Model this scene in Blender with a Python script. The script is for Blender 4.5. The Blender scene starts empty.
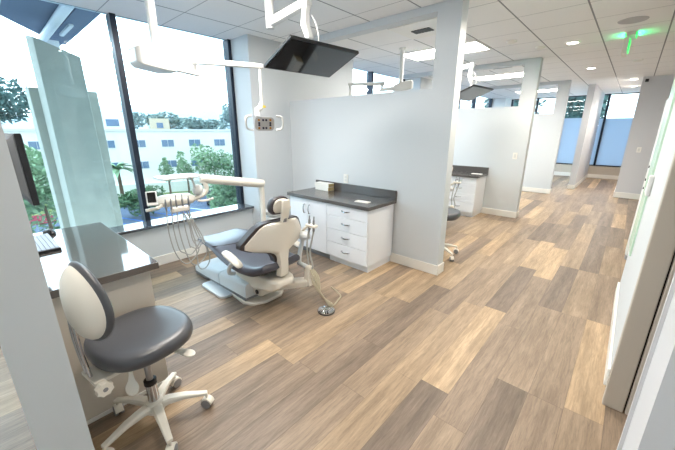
import bpy, bmesh, math, random
from mathutils import Vector, Matrix
random.seed(7)
S = bpy.context.scene
COL = S.collection
PI = math.pi

# ------------------------------------------------------------------ materials
def lin(c):
    return tuple(((v/255.0)/12.92 if v/255.0 <= .04045 else ((v/255.0+.055)/1.055)**2.4) for v in c) + (1.0,)

def mat(name, rgb, rough=.5, metal=0.0, spec=.5, noise=0.0, nscale=40.0, bump=0.0, coat=0.0, emit=None, estr=0.0, var=0.0):
    m = bpy.data.materials.new(name); m.use_nodes = True
    nt = m.node_tree; b = nt.nodes['Principled BSDF']
    b.inputs['Base Color'].default_value = lin(rgb)
    b.inputs['Roughness'].default_value = rough
    b.inputs['Metallic'].default_value = metal
    b.inputs['Specular IOR Level'].default_value = spec
    b.inputs['Coat Weight'].default_value = coat
    if emit:
        b.inputs['Emission Color'].default_value = lin(emit); b.inputs['Emission Strength'].default_value = estr
    tc = nt.nodes.new('ShaderNodeTexCoord')
    n = nt.nodes.new('ShaderNodeTexNoise'); n.inputs['Scale'].default_value = nscale; n.inputs['Detail'].default_value = 4
    nt.links.new(tc.outputs['Object'], n.inputs['Vector'])
    if var > 0:
        mx = nt.nodes.new('ShaderNodeMix'); mx.data_type = 'RGBA'
        c = lin(rgb)
        mx.inputs['A'].default_value = tuple(max(0, v*(1-var)) for v in c[:3]) + (1,)
        mx.inputs['B'].default_value = tuple(min(1, v*(1+var)) for v in c[:3]) + (1,)
        nt.links.new(n.outputs['Fac'], mx.inputs['Factor']); nt.links.new(mx.outputs['Result'], b.inputs['Base Color'])
    if bump > 0:
        bp = nt.nodes.new('ShaderNodeBump'); bp.inputs['Strength'].default_value = bump; bp.inputs['Distance'].default_value = .002
        nt.links.new(n.outputs['Fac'], bp.inputs['Height']); nt.links.new(bp.outputs['Normal'], b.inputs['Normal'])
    return m

M = {}
M['wall'] = mat('wall_paint', (210, 215, 218), .6, spec=.3, nscale=180, bump=.08)
M['wallgrey'] = mat('wall_paint_grey', (208, 209, 212), .6, spec=.3, nscale=180, bump=.08)
M['trim'] = mat('trim_white', (238, 236, 230), .4, nscale=60, bump=.02)
M['jamb'] = mat('door_jamb_taupe', (190, 182, 170), .5, nscale=60, bump=.02)
M['cab'] = mat('cabinet_white', (236, 238, 242), .35, nscale=90, bump=.02)
M['counter'] = mat('dark_quartz', (86, 82, 80), .16, spec=.6, nscale=260, var=.35)
M['desktop'] = mat('grey_quartz_gloss', (92, 88, 86), .07, spec=1.0, nscale=260, var=.25, coat=.5)
M['deskpanel'] = mat('desk_panel_laminate', (206, 198, 186), .5, nscale=90, bump=.02)
M['sill'] = mat('window_sill_dark', (72, 76, 84), .07, spec=1.0, coat=.5, nscale=200, var=.2)
M['frame'] = mat('window_frame_dark', (36, 44, 58), .35, metal=.4, nscale=80, var=.1)
M['cream'] = mat('cream_plastic', (232, 227, 216), .35, nscale=90, bump=.02)
M['whiteplastic'] = mat('white_plastic', (216, 217, 215), .3, nscale=90, bump=.02)
M['offwhite'] = mat('pale_grey_plastic', (222, 226, 228), .35, nscale=90, bump=.02)
M['leather'] = mat('charcoal_upholstery', (70, 70, 80), .36, spec=.55, nscale=320, bump=.1, var=.08)
M['leatherrim'] = mat('charcoal_brown_upholstery', (66, 60, 62), .4, spec=.5, nscale=320, bump=.1, var=.08)
M['stoolleather'] = mat('slate_vinyl', (76, 78, 83), .34, spec=.55, nscale=320, bump=.08, var=.08)
M['chrome'] = mat('chrome', (205, 205, 208), .14, metal=1.0, nscale=60, var=.03)
M['steel'] = mat('brushed_steel', (170, 172, 176), .3, metal=1.0, nscale=120, var=.08)
M['black'] = mat('black_plastic', (22, 22, 25), .35, nscale=90, bump=.02)
M['screen'] = mat('black_glass_screen', (10, 11, 13), .06, spec=.7, nscale=10, var=.05)
M['greyskirt'] = mat('grey_plastic', (140, 140, 142), .5, nscale=90, bump=.02)
M['hose'] = mat('grey_rubber_hose', (172, 172, 168), .5, nscale=90, bump=.02)
M['hosetan'] = mat('tan_rubber_hose', (186, 176, 152), .5, nscale=90, bump=.02)
M['lens'] = mat('dark_lamp_lens', (60, 62, 80), .15, nscale=40, var=.1)
M['amber'] = mat('amber_lamp_lens', (190, 130, 50), .2, nscale=40, var=.1)
M['paper'] = mat('white_paper', (240, 238, 232), .7, nscale=120, bump=.02)
M['card'] = mat('tan_cardboard', (196, 176, 132), .7, nscale=120, var=.1)
M['key'] = mat('pale_grey_keys', (186, 196, 210), .5, nscale=120, var=.05)
M['concrete'] = mat('exterior_concrete', (164, 166, 156), .85, spec=.2, nscale=6, var=.14, bump=.2)
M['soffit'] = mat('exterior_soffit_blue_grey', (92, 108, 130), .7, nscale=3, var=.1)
M['extwhite'] = mat('exterior_white_metal', (216, 222, 226), .4, nscale=20, var=.05)
M['bldg'] = mat('white_stucco', (236, 234, 228), .9, spec=.1, nscale=1.2, var=.04)
M['bldgroof'] = mat('roof_parapet_pale', (214, 212, 210), .9, spec=.1, nscale=2, var=.06)
M['bwin'] = mat('building_window_glass', (98, 122, 150), .2, nscale=.7, var=.25)
M['asphalt'] = mat('asphalt', (92, 104, 124), .9, spec=.2, nscale=3, var=.2)
M['paint_blue'] = mat('parking_paint_blue', (40, 108, 196), .8, nscale=5, var=.1)
M['paint_white'] = mat('parking_paint_white', (226, 230, 234), .8, nscale=5, var=.05)
M['grass'] = mat('dry_lawn', (126, 138, 86), .95, spec=.1, nscale=2, var=.3)
M['awning'] = mat('red_paving', (132, 44, 62), .9, spec=.1, nscale=4, var=.35)
M['bark'] = mat('bark', (104, 88, 72), .9, spec=.1, nscale=9, var=.3)
M['leaf1'] = mat('leaf_mid_green', (88, 118, 84), .6, spec=.2, nscale=1.5, var=.45)
M['leaf2'] = mat('leaf_blue_green', (84, 112, 108), .6, spec=.2, nscale=1.5, var=.4)
M['leaf3'] = mat('leaf_light_green', (132, 162, 124), .6, spec=.2, nscale=1.5, var=.4)
M['leaf4'] = mat('leaf_hazy_grey_green', (138, 156, 152), .7, spec=.1, nscale=1.5, var=.3)  # far trees: distance haze mixed into the leaf colour
M['haze'] = mat('distant_hill_haze_tint', (186, 200, 206), .95, spec=.0, nscale=.15, var=.12)  # aerial haze painted into the hill colour, no volume
M['cardark'] = mat('car_paint_charcoal', (52, 58, 70), .25, coat=.5, nscale=3, var=.1)
M['carsilver'] = mat('car_paint_silver', (176, 188, 200), .25, coat=.5, nscale=3, var=.05)
M['tire'] = mat('tire_rubber', (24, 24, 26), .8, nscale=20, var=.2)
M['red'] = mat('tail_light_red', (200, 60, 60), .3, nscale=20, var=.1)
M['diffuser'] = mat('troffer_diffuser', (250, 250, 250), .6, emit=(255, 248, 240), estr=19.0)
M['dlight'] = mat('downlight_lens', (250, 250, 250), .6, emit=(255, 244, 228), estr=14.0)
M['exitgreen'] = mat('exit_sign_green', (20, 200, 80), .4, emit=(20, 255, 100), estr=.9)
M['grille'] = mat('vent_grille_dark', (70, 70, 68), .6, nscale=60, var=.2)
M['slot'] = mat('pocket_slot_dark', (30, 28, 28), .8, nscale=60, var=.2)
M['endlower'] = mat('wall_paint_warm', (196, 188, 176), .6, spec=.3, nscale=180, bump=.08)

def glass_mat(name, rgb, ior=1.5, gain=1.0):
    m = bpy.data.materials.new(name); m.use_nodes = True; nt = m.node_tree; nt.nodes.clear()
    out = nt.nodes.new('ShaderNodeOutputMaterial'); mx = nt.nodes.new('ShaderNodeMixShader')
    tr = nt.nodes.new('ShaderNodeBsdfTransparent'); tr.inputs[0].default_value = lin(rgb)
    gl = nt.nodes.new('ShaderNodeBsdfGlossy'); gl.inputs['Roughness'].default_value = .0
    fr = nt.nodes.new('ShaderNodeFresnel'); ge = nt.nodes.new('ShaderNodeNewGeometry')
    io = nt.nodes.new('ShaderNodeMix'); io.inputs['A'].default_value = ior; io.inputs['B'].default_value = 1/ior   # same pane seen from either face
    nt.links.new(ge.outputs['Backfacing'], io.inputs['Factor']); nt.links.new(io.outputs['Result'], fr.inputs['IOR'])
    nt.links.new(fr.outputs[0], mx.inputs[0]); nt.links.new(tr.outputs[0], mx.inputs[1]); nt.links.new(gl.outputs[0], mx.inputs[2])
    nt.links.new(mx.outputs[0], out.inputs[0]); return m
M['glass'] = glass_mat('window_glass', (232, 246, 250))
M['greenglass'] = glass_mat('green_edge_glass', (168, 222, 190))

def frosted_mat():
    m = bpy.data.materials.new('frosted_window_film'); m.use_nodes = True; nt = m.node_tree; nt.nodes.clear()
    out = nt.nodes.new('ShaderNodeOutputMaterial'); mx = nt.nodes.new('ShaderNodeMixShader'); mx.inputs[0].default_value = .72
    d = nt.nodes.new('ShaderNodeBsdfDiffuse'); d.inputs[0].default_value = lin((214, 222, 230))
    t = nt.nodes.new('ShaderNodeBsdfTranslucent'); t.inputs[0].default_value = lin((186, 198, 212))
    n = nt.nodes.new('ShaderNodeTexNoise'); n.inputs['Scale'].default_value = 300
    bp = nt.nodes.new('ShaderNodeBump'); bp.inputs['Strength'].default_value = .05
    nt.links.new(n.outputs['Fac'], bp.inputs['Height']); nt.links.new(bp.outputs[0], d.inputs['Normal'])
    nt.links.new(d.outputs[0], mx.inputs[1]); nt.links.new(t.outputs[0], mx.inputs[2]); nt.links.new(mx.outputs[0], out.inputs[0]); return m
M['frost'] = frosted_mat()

class N:
    """tiny node helper"""
    def __init__(s, nt): s.nt = nt
    def n(s, t, **k):
        q = s.nt.nodes.new(t)
        for a, v in k.items(): setattr(q, a, v)
        return q
    def l(s, a, b): s.nt.links.new(a, b)
    def math(s, op, a, b=None, c=None):
        q = s.n('ShaderNodeMath', operation=op)
        for i, v in enumerate((a, b, c)):
            if v is None: continue
            if isinstance(v, (int, float)): q.inputs[i].default_value = v
            else: s.l(v, q.inputs[i])
        return q.outputs[0]

def floor_mat():
    m = bpy.data.materials.new('vinyl_oak_planks'); m.use_nodes = True; nt = m.node_tree; k = N(nt)
    b = nt.nodes['Principled BSDF']
    tc = k.n('ShaderNodeTexCoord'); sp = k.n('ShaderNodeSeparateXYZ'); k.l(tc.outputs['Object'], sp.inputs[0])
    X, Y = sp.outputs[0], sp.outputs[1]
    W, L = .181, 1.22
    xr = k.math('DIVIDE', k.math('ADD', X, .55), W)
    row = k.math('FLOOR', xr); fx = k.math('SUBTRACT', xr, row)
    wn = k.n('ShaderNodeTexWhiteNoise', noise_dimensions='1D'); k.l(k.math('ADD', row, .37), wn.inputs['W'])
    yr = k.math('ADD', k.math('DIVIDE', Y, L), k.math('MULTIPLY', wn.outputs['Value'], 7.0))
    colm = k.math('FLOOR', yr); fy = k.math('SUBTRACT', yr, colm)
    cv = k.n('ShaderNodeCombineXYZ'); k.l(row, cv.inputs[0]); k.l(colm, cv.inputs[1])
    w2 = k.n('ShaderNodeTexWhiteNoise', noise_dimensions='2D'); k.l(cv.outputs[0], w2.inputs['Vector'])
    ramp = k.n('ShaderNodeValToRGB'); cr = ramp.color_ramp; cr.interpolation = 'LINEAR'
    cols = [(0, (121, 107, 95)), (.25, (138, 121, 105)), (.5, (150, 131, 112)), (.75, (161, 140, 117)), (.9, (174, 150, 122)), (1, (190, 164, 132))]
    cr.elements[0].position = 0; cr.elements[0].color = lin(cols[0][1]); cr.elements[1].position = 1; cr.elements[1].color = lin(cols[-1][1])
    for p, c in cols[1:-1]:
        e = cr.elements.new(p); e.color = lin(c)
    k.l(w2.outputs['Value'], ramp.inputs[0])
    # grain: stretched noise shifted per plank
    gv = k.n('ShaderNodeCombineXYZ'); k.l(k.math('MULTIPLY', X, 85.0), gv.inputs[0])
    k.l(k.math('ADD', k.math('MULTIPLY', Y, 6.5), k.math('MULTIPLY', w2.outputs['Value'], 40.0)), gv.inputs[1]); k.l(row, gv.inputs[2])
    g = k.n('ShaderNodeTexNoise'); g.inputs['Scale'].default_value = 1; g.inputs['Detail'].default_value = 8; g.inputs['Roughness'].default_value = .75; g.inputs['Distortion'].default_value = .6
    k.l(gv.outputs[0], g.inputs['Vector'])
    gv2 = k.n('ShaderNodeCombineXYZ'); k.l(k.math('MULTIPLY', X, 15.0), gv2.inputs[0])
    k.l(k.math('ADD', k.math('MULTIPLY', Y, 1.1), k.math('MULTIPLY', w2.outputs['Value'], 90.0)), gv2.inputs[1]); k.l(row, gv2.inputs[2])
    g2 = k.n('ShaderNodeTexNoise'); g2.inputs['Scale'].default_value = 1; g2.inputs['Detail'].default_value = 3; k.l(gv2.outputs[0], g2.inputs['Vector'])
    gr = k.n('ShaderNodeMapRange'); k.l(g.outputs['Fac'], gr.inputs[0]); gr.inputs[1].default_value = .3; gr.inputs[2].default_value = .7; gr.inputs[3].default_value = .66; gr.inputs[4].default_value = 1.28
    gr2 = k.n('ShaderNodeMapRange'); k.l(g2.outputs['Fac'], gr2.inputs[0]); gr2.inputs[1].default_value = .3; gr2.inputs[2].default_value = .7; gr2.inputs[3].default_value = .72; gr2.inputs[4].default_value = 1.22
    # joints
    ex = k.math('MINIMUM', fx, k.math('SUBTRACT', 1.0, fx)); ey = k.math('MINIMUM', fy, k.math('SUBTRACT', 1.0, fy))
    jx = k.math('LESS_THAN', ex, .0085); jy = k.math('LESS_THAN', ey, .0013)
    j = k.math('SUBTRACT', 1.0, k.math('MULTIPLY', k.math('MAXIMUM', jx, jy), .28))
    f = k.math('MULTIPLY', k.math('MULTIPLY', gr.outputs[0], gr2.outputs[0]), j)
    vm = k.n('ShaderNodeVectorMath', operation='SCALE'); k.l(ramp.outputs[0], vm.inputs[0]); k.l(f, vm.inputs['Scale'])
    k.l(vm.outputs[0], b.inputs['Base Color'])
    b.inputs['Roughness'].default_value = .44; b.inputs['Specular IOR Level'].default_value = .38
    bp = k.n('ShaderNodeBump'); bp.inputs['Strength'].default_value = .12; bp.inputs['Distance'].default_value = .002
    k.l(g.outputs['Fac'], bp.inputs['Height']); k.l(bp.outputs[0], b.inputs['Normal'])
    return m
M['floor'] = floor_mat()

def ceiling_mat():
    m = bpy.data.materials.new('ceiling_tiles'); m.use_nodes = True; nt = m.node_tree; k = N(nt)
    b = nt.nodes['Principled BSDF']; tc = k.n('ShaderNodeTexCoord'); sp = k.n('ShaderNodeSeparateXYZ'); k.l(tc.outputs['Object'], sp.inputs[0])
    def edge(v, off, size, half):
        q = k.math('DIVIDE', k.math('ADD', v, off), size); fr = k.math('FRACT', q)
        e = k.math('MINIMUM', fr, k.math('SUBTRACT', 1.0, fr))
        return k.math('LESS_THAN', e, half/size)
    ex = edge(sp.outputs[0], -.062+.61*20, .61, .0075); ey = edge(sp.outputs[1], -1.70+.60*20, .60, .0045)
    n = k.n('ShaderNodeTexNoise'); n.inputs['Scale'].default_value = 220; k.l(tc.outputs['Object'], n.inputs['Vector'])
    base = k.n('ShaderNodeMix', data_type='RGBA'); base.inputs['A'].default_value = lin((236, 236, 236)); base.inputs['B'].default_value = lin((246, 246, 245)); k.l(n.outputs['Fac'], base.inputs['Factor'])
    m1 = k.n('ShaderNodeMix', data_type='RGBA'); k.l(ey, m1.inputs['Factor']); k.l(base.outputs['Result'], m1.inputs['A']); m1.inputs['B'].default_value = lin((176, 178, 180))
    m2 = k.n('ShaderNodeMix', data_type='RGBA'); k.l(ex, m2.inputs['Factor']); k.l(m1.outputs['Result'], m2.inputs['A']); m2.inputs['B'].default_value = lin((142, 144, 147))  # grid lines along y darker: shadow of the tile recess painted in
    k.l(m2.outputs['Result'], b.inputs['Base Color']); b.inputs['Roughness'].default_value = .85; b.inputs['Specular IOR Level'].default_value = .2
    bp = k.n('ShaderNodeBump'); bp.inputs['Strength'].default_value = .1; bp.inputs['Distance'].default_value = .002; k.l(n.outputs['Fac'], bp.inputs['Height']); k.l(bp.outputs[0], b.inputs['Normal'])
    return m
M['ceiling'] = ceiling_mat()

# ------------------------------------------------------------------ mesh helpers
def V(*a): return Vector(a)
class MB:
    def __init__(s): s.bm = bmesh.new()
    def box(s, x0, x1, y0, y1, z0, z1, rot=None, c=None):
        r = bmesh.ops.create_cube(s.bm, size=1)['verts']
        for v in r:
            v.co = Vector((x0+(v.co.x+.5)*(x1-x0), y0+(v.co.y+.5)*(y1-y0), z0+(v.co.z+.5)*(z1-z0)))
        if rot:
            bmesh.ops.rotate(s.bm, verts=r, cent=c, matrix=rot)
        return s
    def loft(s, rings, cap=True, closed=True):
        R = [[s.bm.verts.new(p) for p in r] for r in rings]; n = len(R[0])
        for a, b in zip(R[:-1], R[1:]):
            for i in range(n if closed else n-1):
                j = (i+1) % n
                s.bm.faces.new((a[i], a[j], b[j], b[i]))
        if cap:
            s.bm.faces.new(list(reversed(R[0]))); s.bm.faces.new(R[-1])
        return s
    def cone(s, p0, p1, r0, r1=None, seg=16):
        p0, p1 = Vector(p0), Vector(p1); r1 = r0 if r1 is None else r1
        d = (p1-p0).normalized(); u = d.orthogonal().normalized(); w = d.cross(u)
        return s.loft([[p+(u*math.cos(2*PI*i/seg)+w*math.sin(2*PI*i/seg))*r for i in range(seg)] for p, r in ((p0, r0), (p1, r1))])
    def tube(s, pts, r, seg=8, smooth=0):
        pts = [Vector(p) for p in pts]
        if smooth: pts = catmull(pts, smooth)
        rr = r if isinstance(r, (list, tuple)) else None
        rings = []; u = None
        for i, p in enumerate(pts):
            t = (pts[min(i+1, len(pts)-1)]-pts[max(i-1, 0)]).normalized()
            if u is None: u = t.orthogonal().normalized()
            u = (u-t*u.dot(t)); u = u.normalized() if u.length > 1e-6 else t.orthogonal().normalized()
            w = t.cross(u)
            q = rr[0]+(rr[1]-rr[0])*i/(len(pts)-1) if rr else r
            rings.append([p+(u*math.cos(2*PI*k/seg)+w*math.sin(2*PI*k/seg))*q for k in range(seg)])
        return s.loft(rings)
    def lathe(s, prof, c=(0, 0, 0), seg=24, axis='z', sx=1, sy=1):
        c = Vector(c); rings = []
        for r, h in prof:
            ring = []
            for i in range(seg):
                a = 2*PI*i/seg; x, y = r*math.cos(a)*sx, r*math.sin(a)*sy
                ring.append(c+(Vector((x, y, h)) if axis == 'z' else Vector((h, x, y)) if axis == 'x' else Vector((y, h, x))))
            rings.append(ring)
        return s.loft(rings)
    def ell(s, c, r, seg=20, rot=None):
        q = bmesh.ops.create_uvsphere(s.bm, u_segments=seg, v_segments=max(8, seg//2), radius=1)['verts']
        for v in q:
            p = Vector((v.co.x*r[0], v.co.y*r[1], v.co.z*r[2]))
            if rot: p = rot @ p
            v.co = p+Vector(c)
        return s
    def prism(s, pts, z0, z1, fn=None):
        """extrude a 2D outline; fn maps (a,b,h) to a point"""
        fn = fn or (lambda a, b, h: Vector((a, b, h)))
        return s.loft([[fn(a, b, z0) for a, b in pts], [fn(a, b, z1) for a, b in pts]])
    def obj(s, name, m, parent=None, bevel=0.0, seg=2, sharp=38, sub=0, label=None):
        bm = s.bm
        bmesh.ops.recalc_face_normals(bm, faces=bm.faces)
        ca = math.radians(sharp)
        for f in bm.faces: f.smooth = True
        for e in bm.edges:
            if len(e.link_faces) == 2: e.smooth = e.calc_face_angle(0) < ca
        me = bpy.data.meshes.new(name); bm.to_mesh(me); bm.free()
        me.materials.append(M[m] if isinstance(m, str) else m)
        o = bpy.data.objects.new(name, me); COL.objects.link(o)
        if bevel:
            b = o.modifiers.new('bevel', 'BEVEL'); b.width = bevel; b.segments = seg; b.limit_method = 'ANGLE'; b.angle_limit = math.radians(35)
            for p in me.polygons: p.use_smooth = True
            b.harden_normals = True
        if sub:
            q = o.modifiers.new('sub', 'SUBSURF'); q.levels = sub; q.render_levels = sub
        if parent: o.parent = parent
        if label: o['label'] = label
        return o

def catmull(P, n):
    out = []
    for i in range(len(P)-1):
        a, b, c, d = P[max(i-1, 0)], P[i], P[i+1], P[min(i+2, len(P)-1)]
        for k in range(n):
            t = k/n
            out.append(.5*((2*b)+(c-a)*t+(2*a-5*b+4*c-d)*t*t+(3*b-a-3*c+d)*t**3))
    out.append(P[-1]); return out

def thing(name, label, cat, loc=(0, 0, 0), rz=0, group=None):
    o = bpy.data.objects.new(name, None); COL.objects.link(o); o.empty_display_size = .1
    o.location = loc; o.rotation_euler = (0, 0, rz); tag(o, label, cat, group); return o
def tag(o, label, cat, group=None):
    o['label'] = label; o['category'] = cat
    if group: o['group'] = group
    return o
def struct(o, label=None):
    o['kind'] = 'structure'
    if label: o['label'] = label
    return o
def dup(r0, loc, rz=None, label=None, group=None):
    r = r0.copy(); COL.objects.link(r); r.location = loc
    if rz is not None: r.rotation_euler = (0, 0, rz)
    if label: r['label'] = label
    if group: r['group'] = group
    for ch in list(r0.children):
        c = ch.copy(); COL.objects.link(c); c.parent = r
        for g in list(ch.children):
            d = g.copy(); COL.objects.link(d); d.parent = c
    return r
def rrect(cx, cy, w, h, r, n=5):
    out = []
    for sx, sy, a0 in ((1, 1, 0), (-1, 1, 90), (-1, -1, 180), (1, -1, 270)):
        for k in range(n+1):
            a = math.radians(a0+90*k/n)
            out.append((cx+sx*(w/2-r)+r*math.cos(a), cy+sy*(h/2-r)+r*math.sin(a)))
    return out

# ------------------------------------------------------------------ room shell
ZC = 2.69
XG = -4.2           # glass plane
def bx(name, m, *b, bevel=0, parent=None, kind=True):
    o = MB().box(*b).obj(name, m, parent, bevel)
    if kind and parent is None: struct(o)
    return o

bx('floor', 'floor', -4.26, 2.6, -3.6, 14.2, -.1, 0)
bx('ceiling', 'ceiling', -4.26, 2.6, -3.6, 14.2, ZC, ZC+.12)

# window wall
w = MB(); w.box(-4.26, -3.955, -3.6, 2.53, 0, .475); w.box(-4.26, -3.955, 4.58, 6.95, 0, .475); w.box(-4.26, -3.955, 7.6, 13.2, 0, .475)
struct(w.obj('wall_window_side', 'wall'))
w = MB(); w.box(-4.26, -3.77, 2.53, 4.58, 0, ZC); w.box(-4.26, -3.77, 6.95, 7.6, 0, ZC); w.box(-4.26, -3.72, 13.2, 14.0, 0, ZC)
struct(w.obj('wall_columns', 'wall'))
bb = MB(); bb.box(-3.957, -3.94, .07, 2.53, 0, .115); bb.box(-3.772, -3.757, 2.53, 3.165, 0, .115); bb.box(-3.957, -3.94, 4.58, 6.42, 0, .115); bb.box(-3.772, -3.757, 3.3, 4.58, 0, .115)
struct(bb.obj('baseboard_window_side', 'trim', bevel=.004))
for nm, y0, y1 in (('trim_1', -3.6, 2.528), ('trim_2', 4.582, 6.948), ('trim_3', 7.602, 13.198)):
    bx(nm, 'sill', -4.19, -3.9, y0, y1, .475, .507, bevel=.004)

def window(i, y0, y1, mull):
    g = MB().box(XG-.008, XG+.004, y0, y1, .50, ZC).obj('window_%d' % i, 'glass'); struct(g)
    f = MB()
    for y in mull: f.box(XG-.09, XG+.045, y-.028, y+.028, .50, ZC)
    f.obj('window_frame', 'frame', g, bevel=.004)
window(1, -3.6, 2.53, (-2.6, -1.3, 1.215, 2.515))
window(2, 4.58, 6.95, (4.61, 5.68, 6.92))
window(3, 7.6, 13.2, (7.63, 8.9, 10.2, 11.5, 13.17))

# partitions: half wall + full-height post + shallow header, open between
def partition(name, y0, y1, xl, post=-1.59, end=-1.355):
    p = MB(); p.box(xl, post, y0, y1, 0, 1.955); p.box(post, end, y0, y1, 0, ZC); p.box(xl, post, y0, y1, 2.62, ZC)
    struct(p.obj(name, 'wall'))
    b = MB(); b.box(xl, end, y0-.014, y0, 0, .115); b.box(xl, end, y1, y1+.014, 0, .115); b.box(end, end+.014, y0-.014, y1+.014, 0, .115)
    struct(b.obj('baseboard'+name[4:], 'trim', bevel=.004))
partition('wall_entry', -.077, .066, -3.95)
partition('wall_near', 3.165, 3.30, -3.77)
partition('wall_middle', 6.42, 6.565, -3.95)
partition('wall_far', 9.63, 9.78, -3.95)
p = MB().box(-1.12, -.975, 10.85, 14.0, 0, ZC).obj('wall_pillar', 'wallgrey'); struct(p)
b = MB(); b.box(-1.134, -1.12, 10.836, 13.99, 0, .12); b.box(-.975, -.961, 10.836, 13.99, 0, .12); b.box(-1.134, -.961, 10.836, 10.85, 0, .12)
struct(b.obj('baseboard_pillar', 'trim', bevel=.004))

# end wall with tall windows, frosted film on the lower half
p = MB(); p.box(-3.72, -1.12, 14.0, 14.15, 0, .42); p.box(-.975, -.1, 14.0, 14.15, 0, .42)
struct(p.obj('wall_end', 'endlower'))
b = MB(); b.box(-3.72, -1.134, 13.985, 14, 0, .13); b.box(-.961, -.105, 13.985, 14, 0, .13); struct(b.obj('baseboard_end', 'trim', bevel=.004))
for i, x0, x1, mull, fz in ((4, -3.72, -1.12, (-3.69, -2.85, -2.0, -1.15), 1.97), (5, -.975, -.105, (-.84,), 1.94)):
    g = MB().box(x0, x1, 14.06, 14.07, .42, ZC).obj('window_%d' % i, 'glass'); struct(g)
    f = MB()
    for x in mull: f.box(x-.03, x+.03, 14.0, 14.12, .42, ZC)
    f.box(x0, x1, 14.0, 14.12, .40, .435); f.box(x0, x1, 14.03, 14.1, ZC-.03, ZC)
    f.obj('window_frame', 'frame', g)
    MB().box(x0, x1, 14.05, 14.056, .43, fz).obj('frosted_film', 'frost', g)

# far grey wall, side walls, entry
p = MB().box(-.105, 2.5, 10.19, 14.15, 0, ZC).obj('wall_corridor_end', 'wallgrey'); struct(p)
b = MB(); b.box(-.119, 2.5, 10.176, 10.19, 0, .13); b.box(-.119, -.105, 10.176, 13.985, 0, .13); struct(b.obj('baseboard_corridor_end', 'trim', bevel=.004))
bx('wall_far_right', 'wall', 2.5, 2.6, 1.5, 10.19, 0, ZC)
p = MB().box(.166, .42, 2.215, 3.95, 0, ZC).obj('wall_right', 'wall'); struct(p)
b = MB(); b.box(.150, .166, 2.36, 3.966, 0, .125); b.box(.150, .42, 3.95, 3.966, 0, .125); struct(b.obj('baseboard_right', 'trim', bevel=.005))
j = MB(); j.box(.155, .25, 2.16, 2.215, 0, ZC); j.box(.257, .42, 2.16, 2.215, 0, ZC); struct(j.obj('trim_4', 'jamb', bevel=.006))
bx('trim_5', 'slot', .25, .257, 2.19, 2.215, 0, ZC)
p = MB().box(.208, .9, 1.28, 1.55, 0, ZC).obj('wall_entry_side', 'wallgrey'); struct(p)
bx('trim_6', 'wallgrey', .196, .208, 1.54, 1.56, 0, ZC)
bx('wall_entry_back', 'wall', .8, .9, -3.6, 1.28, 0, ZC)
bx('wall_back', 'wall', -4.26, .9, -3.7, -3.6, 0, ZC)
bx('wall_alcove', 'wall', .9, 2.5, 1.5, 1.6, 0, ZC)

# ------------------------------------------------------------------ ceiling fittings
def troffer(x0, x1, y0, y1, label):
    t = thing('ceiling_light_panel', label, 'ceiling light', ((x0+x1)/2, (y0+y1)/2, ZC), 0, 'recessed light panels')
    w, d = (x1-x0)/2, (y1-y0)/2
    f = MB(); f.box(-w, w, -d, -d+.03, -.012, 0); f.box(-w, w, d-.03, d, -.012, 0); f.box(-w, -w+.03, -d+.03, d-.03, -.012, 0); f.box(w-.03, w, -d+.03, d-.03, -.012, 0)
    f.obj('frame', 'trim', t)
    MB().box(-w+.03, w-.03, -d+.03, d-.03, -.009, 0).obj('diffuser', 'diffuser', t)
    return t
TX = (-2.98, -1.77)
troffer(*TX, 1.1, 1.7, 'recessed ceiling light panel above the nearest dental chair')
troffer(*TX, 4.7, 5.3, 'bright recessed ceiling light panel seen through the opening over the near half wall')
troffer(*TX, 7.7, 8.3, 'bright recessed ceiling light panel behind the second full-height post')
troffer(*TX, 11.3, 11.9, 'recessed ceiling light panel in the farthest bay')
troffer(*TX, -2.5, -1.9, 'recessed ceiling light panel over the bay behind the desk partition')

def downlight(x, y, label, power=84):
    t = thing('recessed_downlight', label, 'downlight', (x, y, ZC), 0, 'recessed downlights in the corridor ceiling')
    MB().lathe([(.062, -.004), (.062, -.008), (.085, -.008), (.088, 0), (.062, 0)], seg=28).obj('trim_ring', 'trim', t)
    MB().lathe([(.001, -.006), (.063, -.006), (.063, -.001), (.001, -.001)], seg=28).obj('lens', 'dlight', t)
    ld = bpy.data.lights.new('downlight_lamp', 'SPOT'); ld.energy = power; ld.color = (1, .89, .76); ld.spot_size = math.radians(155); ld.spot_blend = 1.0; ld.shadow_soft_size = .06
    lo = bpy.data.objects.new('lamp', ld); COL.objects.link(lo); lo.location = (x, y, ZC-.03)
downlight(-.86, 5.69, 'round downlight nearest the camera, left of the green-glowing sign')
downlight(-.86, 8.13, 'round downlight above the third half wall end, second from the camera')
downlight(-.265, 10.46, 'round downlight beside the security camera, nearer one of that pair')
downlight(-.265, 12.06, 'smallest round downlight, just in front of the end window')
downlight(-.86, 3.25, 'round downlight in the near corridor ceiling by the first post')
downlight(-.86, .81, 'round downlight in the near corridor ceiling by the desk partition', 50)

t = thing('air_vent', 'square white ceiling air vent with dark grille beside the first post', 'vent', (-2.07, 3.8, ZC))
MB().box(-.30, .30, -.29, .29, -.012, 0).obj('frame', 'trim', t, bevel=.004)
g = MB()
for i in range(6): g.box(-.13+.04*i, -.10+.04*i, -.06, .07, -.02, -.012)
g.obj('grille', 'grille', t)
t = thing('air_vent', 'flat white ceiling air vent above the second hanging screen', 'vent', (-2.07, 6.85, ZC))
MB().box(-.30, .30, -.2, .2, -.012, 0).obj('frame', 'trim', t, bevel=.004)
MB().box(-.16, .16, -.06, .06, -.02, -.012).obj('grille', 'grille', t)

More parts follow.
